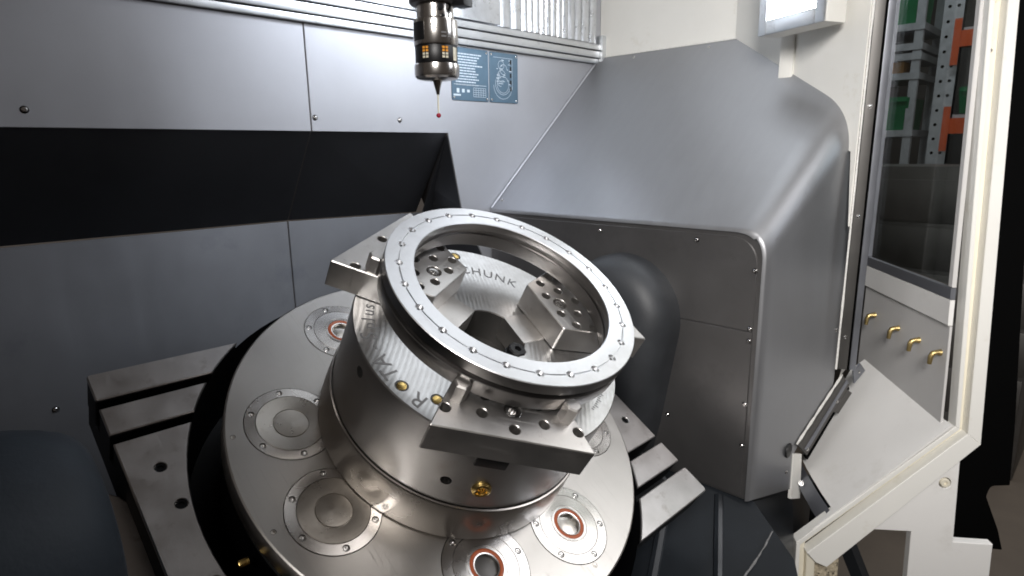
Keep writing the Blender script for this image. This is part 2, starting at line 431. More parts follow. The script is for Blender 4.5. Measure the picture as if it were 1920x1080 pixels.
# ---- right wall
wr = thing('wall_right', 'cream painted enclosure wall above the cover hood', 'wall'); wr['kind'] = 'structure'
def xpanel(name, poly_yz, x0, x1, mat, parent):
    gg = G(); plate(gg, poly_yz, 0, x1-x0, (), .0008)
    g = G(); g.add([(x1-v.z, v.x, v.y) for v in gg.V], gg.F)
    return g.obj(name, mat, parent)
xpanel('panel', [(.60, 1.0), (YW-.001, 1.0), (YW-.001, 2.5), (.60, 2.5)], XR-.008, XR-.004, 'cream', wr)
DA, DB = Vector((1.524, .738, 0)), Vector((1.298, .378, 0))
quadpanel('panel', [DA+Vector((0, 0, 1.66)), DA+Vector((0, 0, 2.5)), DB+Vector((0, 0, 2.5)), DB+Vector((0, 0, 1.30)), DA.lerp(DB, .97)+Vector((0, 0, 1.44))], 'cream', wr)
# ---- machine bed
gb = G()
bedpts = [[(1.8, 1.28, .5), (1.30, 1.28, .70), (1.085, 1.28, .80), (.60, 1.28, .55), (-.4, 1.28, .45)],
          [(1.8, .52, .5), (1.30, .52, .70), (1.085, .52, .786), (.60, .52, .50), (-.4, .52, .40)],
          [(1.8, .435, .5), (1.29, .435, .715), (1.09, .437, .782), (.62, .44, .49), (-.4, .44, .38)],
          [(1.16, .40, .40), (1.085, .375, .62), (1.02, .33, .745), (.60, .33, .46), (-.4, .33, .36)],
          [(1.09, .36, .30), (1.03, .31, .46), (.88, .22, .62), (.56, .2, .42), (-.4, .2, .34)],
          [(1.00, .26, .28), (.95, .16, .36), (.80, .06, .50), (.5, .06, .36), (-.4, .06, .30)]]
V = [p for r in bedpts for p in r]; n = 5
F = [(i*n+j, i*n+j+1, (i+1)*n+j+1, (i+1)*n+j) for i in range(len(bedpts)-1) for j in range(n-1)]
bed = struct(mesh('machine_bed', V, F, 'bed', None, 20), 'dark oily cast bed sloping away below the hood', 'machine bed')
from mathutils.bvhtree import BVHTree
bt = BVHTree.FromPolygons([Vector(v) for v in V], F)
def onbed(x, y, up_=.0):
    h = bt.ray_cast(Vector((x, y, 3)), Vector((0, 0, -1)))[0]
    return Vector((x, y, (h.z if h else .7)+up_))
gz = G(); N_ = 40
gz.tube([onbed(1.170-.24*i/N_+.002*random.random(), .400-.018*sin(pi*i/N_)+.0015*random.random(), .0003) for i in range(N_)], [.0008+.002*random.random() for i in range(N_)], 6)
gz.obj('weld_bead', 'bead', bed)
gz = G()
gz.tube([onbed(1.075-.30*i/20, .50-.16*i/20, -.004) for i in range(21)], .010, 8)
gz.obj('cast_rib', 'bed', bed)
gz = G()
gz.tube([onbed(1.06-.30*i/20, .60-.12*i/20, -.004) for i in range(21)], .012, 8)
gz.obj('cast_rib', 'bed', bed)
# ---- workshop floor
gf = G(); gf.add([(-8, -8, 0), (12, -8, 0), (12, 12, 0), (-8, 12, 0)], [(0, 1, 2, 3)])
struct(gf.obj('floor', 'floor', smooth=False), 'brown workshop floor beyond the machine', 'floor')

# ================================================================== TILTED TABLE GROUP
TILT = .56263
CT = (.5539, .6934, 1.0501)
TR = (TILT, 0, 0)
# ---------------- rotary table
rtb = thing('rotary_table', 'round steel rotary table carrying the big chuck, tilted towards the front', 'rotary table', CT, TR)
MODS = [(106, 1), (158.3, 0), (194, 0), (246.5, 2), (284.5, 1), (334, 1), (14, 0), (66, 0)]
RM, RI = .231, .0605
mods = [(RM*cos(radians(a)), RM*sin(radians(a)), a, k) for a, k in MODS]
small = [(-.299, -.050), (-.290, .092), (.049, -.288), (-.128, -.272), (.12, .28)]
g = G()
outer = circ(0, 0, .3125, 160)
holes = [circ(x, y, RI, 48) for x, y, a, k in mods]+[circ(x, y, .0036, 10) for x, y in small]
vs, fs = cdt(outer, holes+[circ(0, 0, .12, 64)])
g.add([(x, y, 0) for x, y in vs], fs)
for h in holes[:8]:
    m = len(h); g.add([(x, y, 0) for x, y in h]+[(x, y, -.006) for x, y in h], [(i, (i+1) % m, m+(i+1) % m, m+i) for i in range(m)])
g.lathe([(.3125, 0), (.3145, -.0012), (.315, -.003), (.315, -.030), (.312, -.032)], 160)
g.obj('table_disc', 'table', rtb)
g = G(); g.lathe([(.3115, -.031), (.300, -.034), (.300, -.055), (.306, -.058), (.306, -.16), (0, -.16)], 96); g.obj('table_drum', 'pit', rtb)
for x, y in small:
    g = G(); g.lathe([(0, -.0012), (.0012, -.0011), (.0014, -.0004), (.0031, -.0003), (.0033, -.003)], 10)
    o = g.obj('plug', 'insert_dull', rtb); o.location = (x, y, 0)
def make_insert(kind):
    g = G()
    hs = [circ(.0523*cos(radians(60*i)), .0523*sin(radians(60*i)), .0047, 12) for i in range(6)]
    fl = circ(0, 0, .0592, 64)
    vs, fs = cdt(fl, hs+[circ(0, 0, .0458, 64)])
    g.add([(x, y, .0006) for x, y in vs], fs)
    g.lathe([(.0592, .0006), (.0597, -.0002), (.0597, -.008)], 64)
    g.lathe([(.0458, .0006), (.0455, -.0008)], 64)
    for h in hs:
        m = len(h); g.add([(x, y, .0006) for x, y in h]+[(x, y, -.0045) for x, y in h], [(i, (i+1) % m, m+(i+1) % m, m+i) for i in range(m)]+[tuple(m+i for i in range(m))])
    base = g.obj('clamping_insert', 'insert', None)
    g = G()
    if kind: g.lathe([(.0452, -.0008), (.0447, .0006), (.0285, .0012), (.0278, .0002), (.0268, .0002), (.0262, .0016), (.0235, .0016), (.0230, .0004)], 64)
    else: g.lathe([(.0452, -.0008), (.0447, .0007), (.0238, -.0010), (.0234, -.0022), (.0226, -.0022)], 64)
    c1 = g.obj('cover_ring', 'insert' if kind else 'insert_dull', base)
    g = G()
    if kind: g.lathe([(.0162, -.0035), (.0150, -.0030), (0, -.0028)], 40)
    else: g.lathe([(.0226, -.0022), (.0223, -.0006), (0, -.0002)], 48)
    c2 = g.obj('centre_disc', ('', 'insert_dull', 'strip')[kind] if kind else 'insert_dull', base)
    kids = [c1, c2]
    if kind:
        g = G(); g.lathe([(.0232, .0004), (.0228, .0016), (.0205, .0022), (.0186, .0016), (.0184, .0)], 48); kids.append(g.obj('seal_ring', 'orange', base))
        g = G(); g.lathe([(.0184, .0006), (.0180, .0014), (.0166, .0012), (.0162, -.006)], 40); kids.append(g.obj('bore_rim', 'insert', base))
    g = G(); socket_screw(g, .0037, .0002)
    s0 = g.obj('screw', 'screw', base)
    for i in range(6):
        s = s0 if i == 0 else copyobj(s0, parent=base)
        s.location = (.0523*cos(radians(60*i)), .0523*sin(radians(60*i)), 0)
        if i: kids.append(s)
    kids.append(s0)
    return base, kids
protos = {}
for x, y, a, k in mods:
    if k not in protos:
        protos[k] = make_insert(k); b = protos[k][0]
    else:
        b0, kids = protos[k]; b = copyobj(b0)
        for c in kids: copyobj(c, parent=b)
    b.parent = rtb; b.location = (x, y, 0)
    b.rotation_euler = (0, 0, radians({158.3: -15+158.3, 194: 4+194}.get(a, a-12)))
MT['insert_open'] = MT['insert']

# ---------------- swivel cradle
sc = thing('swivel_cradle', 'slotted steel cradle plate and dark castings around the rotary table', 'cradle', CT, TR)
HP, RC = -.047, .352
def arcpts(b0, b1, side, n=14):
    return [(side*sqrt(RC*RC-(b0+(b1-b0)*i/n)**2), b0+(b1-b0)*i/n) for i in range(n+1)]
XE = .402
def strip(side, b0, b1, corner=0, holes=()):
    # outline: straight outer edge, arc inner edge
    pts = [(side*XE, b0)]+arcpts(b0, b1, side)+[(side*XE, b1)]
    if corner > 0: pts = rounded(pts, [corner]+[0]*(len(pts)-2)+[corner], 4)
    g = G(); plate(g, pts, HP-.005, HP, [circ(x, y, r, 16) for x, y, r in holes], .0015, .0045)
    pl_ = g.obj('slotted_plate', 'cradle', sc)
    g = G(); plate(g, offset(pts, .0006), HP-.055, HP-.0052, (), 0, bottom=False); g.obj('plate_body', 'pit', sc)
    for x, y, r in holes:
        g = G(); g.lathe([(0, .0005), (r*.45, .0005), (r*.5, .002), (r*.9, .002), (r*.95, .0)], 14)
        o = g.obj('bolt', 'pit', pl_); o.location = (x, y, HP-.0044)
    return pl_
for sd in (-1, 1):
    strip(sd, .2425, .289, .006)
    strip(sd, .183, .2275)
    strip(sd, -.168, .168, 0, [(sd*.365, .114, .0072), (sd*.36, .055, .0072), (sd*.368, -.113, .0072), (sd*.36, -.055, .0072)])
    strip(sd, -.2275, -.183)
    strip(sd, -.296, -.2425, .006)
    # slot floors and lower casting under the plates
    pts = [(sd*XE*.995, -.286)]+arcpts(-.286, .286, sd, 30)+[(sd*XE*.995, .286)]
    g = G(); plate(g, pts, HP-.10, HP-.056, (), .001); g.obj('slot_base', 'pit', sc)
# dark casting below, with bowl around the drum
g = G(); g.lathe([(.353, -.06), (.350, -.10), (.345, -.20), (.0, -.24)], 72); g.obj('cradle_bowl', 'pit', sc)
def arm(side, x0, x1, poly, rad=.02):
    th_ = x1-x0; g = G(); n = len(poly); K = 7; rings = [[(x1, p) for p in poly]]
    for k in range(K+1):
        u = pi/2*k/K; pp_ = offset(poly, rad*(1-cos(u))) if k else poly
        rings.append([(x1-(th_-rad+rad*sin(u)), p) for p in pp_])
    V = [(side*x, p[0], p[1]) for r in rings for x, p in r]
    F = [(i*n+j, i*n+(j+1) % n, (i+1)*n+(j+1) % n, (i+1)*n+j) for i in range(len(rings)-1) for j in range(n)]
    F.append(tuple((len(rings)-1)*n+j for j in range(n)))
    g.add(V, F); return g.obj('trunnion_arm', 'cast_grey', sc, 40)
armpoly = [(-.20, -.30), (-.133, -.109)]+[(.065+.130*cos(a), .03+.130*sin(a)) for a in [radians(157-8*i) for i in range(0, 21)]]+[(.24, -.10), (.28, -.30)]
arm(1, .440, .5235, armpoly, .055)
arm(1, .408, .4395, [(-.27, -.32), (-.24, -.13), (.24, -.13), (.27, -.32)])
arm(-1, .43, .47, [(-.30, -.36), (-.26, -.16), (-.14, -.135), (.13, -.135), (.24, -.15), (.26, -.36)])
g = G(); plate(g, [(-.47, -.30), (-.36, -.30), (-.372, -.10), (-.384, -.003), (-.3955, .07), (-.398, .112), (-.4065, .127), (-.423, .142), (-.426, .05), (-.440, -.10)], -.13, -.100, (), .002); g.obj('side_pad', 'cradle', sc)
for bb, hh in ((.045, -.075), (.0, -.08)):
    g = G(); g.lathe([(0, .012), (.004, .012), (.005, .010), (.005, 0)], 10)
    o = g.obj('fitting', 'brass', sc); o.location = (-.322*cos(radians(8 if bb > .01 else 14)), .322*sin(radians(-8 if bb > .01 else -14)), -.055); o.rotation_euler = (0, radians(-90), 0)
# ---------------- chuck
ck = thing('lathe_chuck', 'large round three jaw chuck of turned steel bolted on the rotary table', 'chuck', CT, TR)
g = G(); g.lathe([(.192, .0005), (.1948, .003), (.195, .006), (.1945, .030), (.1925, .060), (.1915, .0628), (.1895, .0632)], 128); g.obj('base_flange', 'flange', ck)
def cyl_wall(r, h0, h1, holes, nseg=128):
    """cylinder wall with round holes; holes = (angle deg, h, radius)"""
    W2 = 2*pi*r
    outer = [(W2*i/nseg, h0) for i in range(nseg+1)]+[(W2*(nseg-i)/nseg, h1) for i in range(nseg+1)]
    hp = [circ(r*(radians(a) % (2*pi)), h, rr, 20) for a, h, rr in holes]
    ex = [(W2*(i+.5)/nseg, h0+(h1-h0)*k/4) for i in range(nseg) for k in (1, 2, 3)]
    ex = [p for p in ex if not any((p[0]-r*(radians(a) % (2*pi)))**2+(p[1]-h)**2 < (rr*1.25)**2 for a, h, rr in holes)]
    vs, fs = cdt(outer, hp, ex)
    g = G(); mp = lambda p, rr=r: (rr*cos(p[0]/r), rr*sin(p[0]/r), p[1])
    g.add([mp(p) for p in vs], fs)
    for h in hp:
        m = len(h); g.add([mp(p) for p in h]+[mp(p, r-.02) for p in h], [(i, (i+1) % m, m+(i+1) % m, m+i) for i in range(m)]+[tuple(m+i for i in range(m))])
    return g
RB, HT = .1883, .1844
g = cyl_wall(RB, .0632, HT-.002, [(-137.5, .104, .0072), (173.8, .159, .0075), (-123.9, .104, .0125), (60, .10, .0072), (-20, .159, .0075)])
g.lathe([(RB, HT-.002), (RB-.0012, HT)], 128)
g.obj('chuck_body', 'chuck', ck)
# top face with three guideways and centre bore
JA = [-5.5, 114.5, -125.5]
gw = []
outer = circ(0, 0, RB-.0012, 128); plugs = [(191.2, .172), (205.5, .155), (71, .172), (-49, .172)]
bore = []
N = 96
for i in range(N):
    a = 2*pi*i/N; bore.append((.05*cos(a), .05*sin(a)))
ph = [circ(r*cos(radians(a)), r*sin(radians(a)), .0086, 20) for a, r in plugs]
vs, fs = cdt(outer, [bore]+ph)
g = G(); g.add([(x, y, HT) for x, y in vs], fs)
for h in ph:
    m = len(h); g.add([(x, y, HT) for x, y in h]+[(x, y, HT-.003) for x, y in h], [(i, (i+1) % m, m+(i+1) % m, m+i) for i in range(m)])
g.obj('face_plate', 'swirl', ck)
g = G(); g.lathe([(.05, HT), (.0488, HT-.0012), (.0485, HT-.05), (0, HT-.052)], 64); g.obj('centre_bore', 'strip', ck)
for a, r in plugs:
    g = G(); g.lathe([(.0086, -.002), (.0083, -.0006), (.0064, -.0006), (.0062, -.0012)], 20)
    b = g.obj('plug_collar', 'strip', ck); b.location = (r*cos(radians(a)), r*sin(radians(a)), HT)
    g = G(); g.lathe([(.0062, -.0012), (.0060, .0002), (.004, .0007), (0, .0009)], 20)
    b2 = g.obj('brass_plug', 'brass', ck); b2.location = (r*cos(radians(a)), r*sin(radians(a)), HT)
# big brass plug on the side
a = radians(-123.9); Mx = Matrix.Translation(Vector((RB*cos(a), RB*sin(a), .104))) @ Vector((cos(a), sin(a), 0)).to_track_quat('Z', 'Y').to_matrix().to_4x4()
g = G(); g.lathe([(.0124, -.006), (.0124, .0015), (.0115, .004), (.009, .0052), (.0075, .0045), (.007, .0025), (.0045, .0022), (.0040, -.001), (0, -.0012)], 28, M=Mx)
g.obj('oil_plug', 'brass', ck)
# dark slot under the front jaw (end of guideway) for each jaw
for k, ja in enumerate(JA):
    a = radians(ja)
    Mx = Matrix.Rotation(a, 4, 'Z')
    g = G(); g.bbox(.150, RB+.0016, -.020, .020, .146, .166, .002)
    g.V = [Mx @ v for v in g.V]; o = g.obj('guideway_end', 'black', ck)
    g = G(); g.bbox(.040, .155, -.026, .026, .150, HT+.0012, .0012)
    g.V = [Mx @ v for v in g.V]; g.obj('base_jaw', 'jaw', ck)
g = G(); g.lathe([(0, .008), (.0045, .008), (.005, .014), (.011, .014), (.013, .012), (.0135, .004), (.016, .003), (.016, -.02)], 9)
for i in range(14): pass
o = g.obj('black_plug', 'black', ck, 20); o.location = (.020, -.036, HT-.012)
def arc_text(txt, angs, rad, size, dep, mat, parent, z, name, bold=0.0):
    for ch, a in zip(txt, angs):
        if ch == ' ': continue
        A = radians(a)
        Mx = Matrix.Translation(Vector((rad*cos(A), rad*sin(A), z))) @ Matrix.Rotation(A-pi/2, 4, 'Z')
        text_mesh(ch, size, dep, name, mat, parent, Mx, bold)
arc_text('SCHUNK', [77.2, 69, 61, 53, 44.8, 36.6], .1385, .024, .0002, 'ink', ck, HT+.0002, 'letter')
arc_text('RTA-S', [200, 184.0, 177.2, 169.5, 163], .171, .030, .0002, 'ink', ck, HT+.0002, 'letter')
arc_text('plus', [157, 153, 148.6, 144.5], .168, .024, .0002, 'ink', ck, HT+.0002, 'letter')
# scale marks at the right edge
g = G()
for i in range(9):
    A = radians(-60-i*1.5); L = .004 if i % 3 else .007
    M2 = Matrix.Rotation(A, 4, 'Z')
    q = [M2 @ Vector(p) for p in ((.166, -.0007, HT+.0003), (.166+L, -.0007, HT+.0003), (.166+L, .0007, HT+.0003), (.166, .0007, HT+.0003))]
    g.add(q, [(0, 1, 2, 3)])
g.obj('scale_marks', 'ink', ck, smooth=False)
# jaws
JH0, JH1 = HT+.0016, .2252
JP = rounded([(.079, -.047), (.209, -.0958), (.209, .0958), (.079, .047)], [.006, .002, .002, .006], 4)
JHOLES = [(.182, -.079), (.180, -.037), (.195, 0), (.180, .037), (.182, .079), (.154, -.032), (.154, .032), (.141, 0.0),
          (.131, -.056), (.105, -.045), (.125, -.025), (.096, -.019), (.131, .056), (.105, .045), (.125, .025), (.096, .019)]
jg = G(); plate(jg, JP, JH0, JH1, [circ(x, y, .0066, 18) for x, y in JHOLES]+[circ(.109, 0, .0105, 20), circ(.168, 0, .0105, 20)], .0012, .030)
jaw0 = jg.obj('jaw', 'jaw', ck)
jk = []
for x in (.109, .168):
    g = G(); g.lathe([(0, -.008), (.0042, -.008), (.0046, -.0020), (.0075, -.0015), (.0082, -.003), (.0084, -.02)], 20)
    o = g.obj('jaw_bolt', 'screw', jaw0); o.location = (x, 0, JH1); jk.append(o)
for y in (-.066, .066):
    g = G(); hexp = [(.0108*cos(pi/3*i+.3), .0108*sin(pi/3*i+.3)) for i in range(6)]
    prism(g, hexp, 0, .024, .0018)
    o = g.obj('hex_post', 'jaw', jaw0, 20); o.location = (.1635, y, JH1); jk.append(o)
jaws = [jaw0]
for ja in JA[1:]:
    j = copyobj(jaw0, parent=ck)
    for c in jk: copyobj(c, parent=j)
    jaws.append(j)
for j, ja in zip(jaws, JA): j.rotation_euler = (0, 0, radians(ja))

# ---------------- clamped ring workpiece
rg = thing('bearing_ring', 'bright machined steel ring with a circle of holes held by the chuck jaws', 'ring', CT, TR)
H3, RO, RIN, RHC, RH = .2740, .1705, .1335, .1530, .0052
ths = []
for i in range(24):
    base = 15*i
    dl = math.degrees(RH/RHC)
    ths += [base-dl*.999]+[base-dl*u for u in (.92, .8, .6, .35, .1)]+[base]+[base+dl*u for u in (.1, .35, .6, .8, .92)]+[base+dl*.999]
    ths += [base+dl+(15-2*dl)*u for u in (.25, .5, .75)]
ths = sorted(ths); GW = .0010
def lim(t):
    d = radians(((t+7.5) % 15)-7.5); s = RH*RH-(RHC*sin(d))**2
    k = sqrt(s) if s > 0 else 0
    c = RHC*cos(d)
    return min(RHC-GW, c-k), max(RHC+GW, c+k)
prof = []
for t in ths:
    ri, ro = lim(t); a = radians(t); c = lambda r, h: Vector((r*cos(a), r*sin(a), h))
    prof.append([c(RIN, H3-.0008), c(RIN+.0008, H3), c(ri, H3), c(ri, H3-.0030), c(ro, H3-.0030), c(ro, H3), c(RO-.001, H3), c(RO, H3-.001)])
g = G(); n = len(prof); m = len(prof[0])
V = [p for r in prof for p in r]
F = [(i*m+k, ((i+1) % n)*m+k, ((i+1) % n)*m+k+1, i*m+k+1) for i in range(n) for k in range(m-1)]
g.add(V, F); g.obj('ring_face', 'ring', rg, 25)
g = G()
g.lathe([(RO, H3-.001), (RO, .2600), (RO-.001, .259), (.1640, .2585), (.1630, .2580), (.1630, .2535), (.1640, .253), (.1692, .2525), (.1698, .2515), (.1690, .2335), (.1680, .2318), (.1400, .2315), (.1388, .2325), (.1388, .2400), (.1375, .2405),
         (.1375, .2500), (.1345, .2505), (.1345, .2545), (.1372, .2550), (.1372, .2620), (.1345, .2626), (.1340, .2640), (.1335, H3-.0008)], 160)
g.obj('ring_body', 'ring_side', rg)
g = G(); g.lathe([(0, .0), (.0018, .0), (.0022, -.0006)], 10)
p0 = g.obj('pin_hole', 'black', rg)
for i in range(24):
    o = p0 if i == 0 else copyobj(p0, parent=rg)
    o.location = (RHC*cos(radians(15*i)), RHC*sin(radians(15*i)), H3-.0026)

# ================================================================== TOUCH PROBE
pr = thing('touch_probe', 'steel touch probe with a thin stylus and red tip hanging from the spindle', 'touch probe', (.597, .744, 1.45))
def turned(name, prof, mat, seg=40): return G().lathe(prof, seg).obj(name, mat, pr)
G()
turned('spindle_nose', [(0, .205), (.034, .205), (.036, .2075), (.036, .235), (.030, .24), (.030, .30), (0, .30)], 'strip')
o = G().bbox(.0, .022, -.05, -.03, .2, .24, .001).obj('clamp_block', 'black', pr); o.rotation_euler = (0, 0, radians(15))
up_ = turned('shank', [(.0265, .2049), (.0265, .196), (.0268, .195), (.0268, .186), (.0285, .185)], 'probe')
bd = turned('probe_body', [(.0285, .1852), (.0312, .184), (.0318, .182), (.0318, .151), (.0312, .1492), (.029, .1488)], 'probe')
wb = turned('window_band', [(.0300, .1488), (.0304, .148), (.0304, .1262), (.030, .1252)], 'black')
turned('end_cap', [(.0306, .1252), (.0322, .124), (.0326, .121), (.0326, .112), (.0318, .1075), (.0290, .1048), (.022, .1034), (.0085, .1030), (.008, .1018), (0, .1018)], 'probe')
turned('stylus_holder', [(.0070, .1022), (.0058, .098), (.0040, .092), (.0024, .084), (.0022, .083), (0, .083)], 'probe', 20)
turned('stylus', [(.0014, .0835), (.0013, .056), (0, .056)], 'ceramic', 12)
G().lathe([(.0036*sin(pi*i/10), .0537-.0036*cos(pi*i/10)) for i in range(11)], 18).obj('stylus_tip', 'ruby', pr)
VA = atan2(-.744, -.597)  # towards the front corner
def on_body(name, ang, z0, z1, wdt, mat, par, rad, lift=.0004, n=6):
    V = []; F = []
    for i in range(n+1):
        a = VA+ang+wdt*(i/n-.5)
        V += [(rad*cos(a), rad*sin(a), z0), (rad*cos(a), rad*sin(a), z1), ((rad+lift)*cos(a), (rad+lift)*sin(a), z0), ((rad+lift)*cos(a), (rad+lift)*sin(a), z1)]
    for i in range(n):
        b = i*4; c = b+4; F += [(b+2, c+2, c+3, b+3), (b+3, c+3, c+1, b+1), (b, c, c+2, b+2)]
    F += [(0, 2, 3, 1), (n*4, n*4+1, n*4+3, n*4+2)]
    return mesh(name, V, F, mat, par)
on_body('label_plate', -.90, .155, .179, .75, 'black', bd, .0318)
for dx, z, s in ((.28, .198, .005), (.36, .186, .0028)):
    A = VA+dx; r0 = .0267 if z > .19 else .0302
    Mx = Matrix.Translation(Vector((r0*cos(A), r0*sin(A), z))) @ Vector((cos(A), sin(A), 0)).to_track_quat('Z', 'Y').to_matrix().to_4x4()
    G().lathe([(0, .0008), (s*.8, .0010), (s, .0006), (s, -.002)], 14, M=Mx).obj('bore', 'black', up_)
for cx in (-.52, .42):
    for row in range(4):
        for q in (-1, 1):
            on_body('led', cx+q*.085, .1432-row*.0042, .1462-row*.0042, .12, 'led' if row < 2 else 'led_pale', wb, .0304, .0005, 2)
on_body('window', 1.05, .128, .146, .30, 'led_pale', wb, .0304, .0004, 3)
def wrap_text(txt, ang, z, size, par, rad):
    A = VA+ang
    Mx = Matrix.Translation(Vector((rad*cos(A), rad*sin(A), z))) @ Matrix.Rotation(A+pi/2, 4, 'Z') @ Matrix.Rotation(pi/2, 4, 'X')
    text_mesh(txt, size, .0002, 'lettering', 'ink', par, Mx)
wrap_text('CE', -.08, .172, .009, bd, .0321)
for z in (.158, .163): on_body('mark', .36, z, z+.0022, .22, 'ink', bd, .0318, .0004, 2)

# ================================================================== PLATES, RAIL, SHUTTER
def sign(x0, x1, label, kind):
    z0, z1 = 1.569, 1.687
    t = thing('instruction_plate', label, 'sign', ((x0+x1)/2, YW, (z0+z1)/2), group='instruction plates on the wall')
    w, h = (x1-x0)/2, (z1-z0)/2
    g = G(); gg = G(); plate(gg, rounded([(-w, -h), (w, -h), (w, h), (-w, h)], .005), 0, .002, (), .0004)
    g.add([(v.x, -v.z, v.y) for v in gg.V], gg.F); g.obj('backing', 'sign', t)
    rnd = random.Random(3+kind); g = G(); y = -.0023
    def bar(a, b, z, th): g.add([(a, y, z-th/2), (b, y, z-th/2), (b, y, z+th/2), (a, y, z+th/2)], [(0, 1, 2, 3)])
    if kind == 0:
        for r in range(12):
            z = h-.014-r*.0062; x = -w+.012
            end = w-.016-rnd.random()*.03
            while x < end:
                L = .003+rnd.random()*.009; bar(x, min(x+L, end), z, .0026); x += L+.0012
        bar(-w+.006, w-.008, -h+.036, .001); bar(-w+.004, -w+.026, -h+.012, .004)
        for k in range(3): bar(-w+.014+k*.016, -w+.022+k*.016, -h+.022, .010-k*.002)
        for k in range(5): bar(.008, w-.01, -h+.010+k*.005, .0008)
        for k in range(6):
            x = .008+k*(w-.018)/5; bar(x-.0004, x+.0004, -h+.020, .020)
    else:
        def arc(cx, cz, r, a0, a1, th=.0009, n=16):
            for i in range(n):
                A, B = radians(a0+(a1-a0)*i/n), radians(a0+(a1-a0)*(i+1)/n)
                q = [(cx+(r+s*th/2)*cos(t_), y, cz+(r+s*th/2)*sin(t_)) for t_, s in ((A, -1), (B, -1), (B, 1), (A, 1))]
                g.add(q, [(0, 1, 2, 3)])
        arc(-.004, -.018, .032, 180, 360); arc(-.004, -.014, .026, 160, 350); arc(-.004, -.016, .020, 0, 360); arc(-.008, .004, .014, 30, 300); arc(-.002, .020, .012, 0, 300); arc(-.010, .030, .010, 0, 360)
        arc(-.012, -.008, .012, 90, 280)
        for k in range(26):
            x = -.028+rnd.random()*.05; z = -.02+rnd.random()*.065; bar(x, x+.002+rnd.random()*.008, z, .0008+rnd.random()*.0016)
        bar(.028, .0288, .01, .07); bar(-.036, .03, .047, .0008)
    g.obj('printing', 'print', t, smooth=False)
    if kind:
        g = G()
        for k in range(5): g.add([(.020, y-.0002, .034-k*.016), (.026, y-.0002, .034-k*.016), (.026, y-.0002, .044-k*.016), (.020, y-.0002, .044-k*.016)], [(0, 1, 2, 3)])
        g.obj('dark_blocks', 'black', t, smooth=False)
    for sx in (-1, 1):
        for sz in (-1, 1): pan_screw(t, (sx*(w-.006), -.002, sz*(h-.006)), (0, -1, 0), .0026)
    return t
sign(.963, 1.079, 'blue-grey plate with rows of white text, beside the probe', 0)
sign(1.083, 1.181, 'blue-grey plate with a white line drawing, right of the text plate', 1)

rl = thing('guide_rail', 'long stepped metal rail along the top of the back wall', 'rail', (.6, YW, 1.69))
for nm, z0, z1, d, mt in (('lower_lip', .002, .0145, .010, 'rail'), ('rail_channel', .017, .0345, .014, 'rail'), ('upper_lip', .0375, .052, .017, 'rail')):
    G().bbox(-1.1, .905, -d, -.0002, z0, z1, .0015).obj(nm, mt, rl)
G().bbox(-1.1, .905, -.004, -.0004, .0005, .055, .001).obj('rail_back', 'strip', rl)
G().bbox(.906, .930, -.022, -.001, .0, .078, .002).obj('end_bracket', 'rail', rl)
sh = thing('slatted_shutter', 'vertical slat shutter above the rail at the right corner', 'shutter', (1.11, YW, 1.745))
xs = [1.11, 1.157, 1.195, 1.218, 1.240, 1.263, 1.283, 1.306, 1.33, 1.351, 1.376, 1.403, 1.433, 1.468, 1.5]
for i in range(len(xs)-1):
    a, b = xs[i]-1.11, xs[i+1]-1.11
    V = []; n = 6
    for k in range(n+1):
        u = k/n; x = a+.0008+(b-a-.0016)*u; yy = -.004-.006*sin(pi*u)**.6
        V += [(x, yy, .001), (x, yy, .75)]
    F = [(2*k, 2*k+2, 2*k+3, 2*k+1) for k in range(n)]
    mesh('slat', V, F, 'slat', sh, 60)
tc = thing('telescopic_cover', 'smooth overlapping steel way cover plates above the rail behind the probe', 'cover', (.3, YW, 1.745))
for i, (a, b) in enumerate(((-.8, -.02), (-.02, .30), (.30, .56), (.56, .808))):
    G().bbox(a+.001, b-.001+(.03 if i < 3 else 0), -.006-.004*i, -.003-.004*i, .001, .75, .001).obj('cover_plate', 'slat', tc)

# ================================================================== COVER HOOD
hd = thing('cover_hood', 'large grey sheet metal hood with a rounded corner over the trunnion drive', 'hood', (XH, .8, .78))
OFF = Vector((XH, .8, .78))
def bez(p0, p1, p2, n): return [tuple(Vector(p0)*(1-u)**2+Vector(p1)*2*u*(1-u)+Vector(p2)*u*u) for u in [i/n for i in range(n+1)]]
NA, NB, NC = 6, 16, 10
XE_ = 1.520; RF = .058
def ztop(X): return 1.311+.903*(X-XH)
def yfold(X): return .440-.2*(X-XH) if X <= 1.3351 else max(.440-.2*(X-XH), .738-(1.524-X)*1.593-.06-.07*(X-XH))
def yside(X): return yfold(X)
def section(X):
    yf, zt = yfold(X), ztop(X); RF = .055+.07*(X-XH)
    A_ = [(1.149+(yf+RF-1.149)*i/NA, zt) for i in range(NA)]
    B_ = bez((yf+RF, zt), (yf, zt), (yf, zt-RF*1.05), NB)
    return A_, B_
fA, fB = section(XH)
bA, bB = section(XE_)
VX = [XH, 1.10, 1.14, 1.18, 1.205, 1.2135, 1.2145, 1.23, 1.26, 1.30, 1.335, 1.336, 1.36, 1.39]+[1.45, XE_]
def zbot(X):
    P = [(XH, .787), (1.2137, .766), (1.2144, .846), (1.36, .980), (1.40, 1.0), (XE_, 1.05)]
    for (x0, z0), (x1, z1) in zip(P, P[1:]):
        if X <= x1+1e-6: return z0+(z1-z0)*(X-x0)/(x1-x0)
    return P[-1][1]
g = G(); rows = []
for X in VX:
    A_, B_ = section(X)
    row = [Vector((X, p[0], p[1])) for p in A_+B_]
    pl = row[-1]; zb = zbot(X)
    for k in range(1, NC+1): row.append(Vector((X, pl.y, pl.z+(zb-pl.z)*k/NC)))
    rows.append(row)
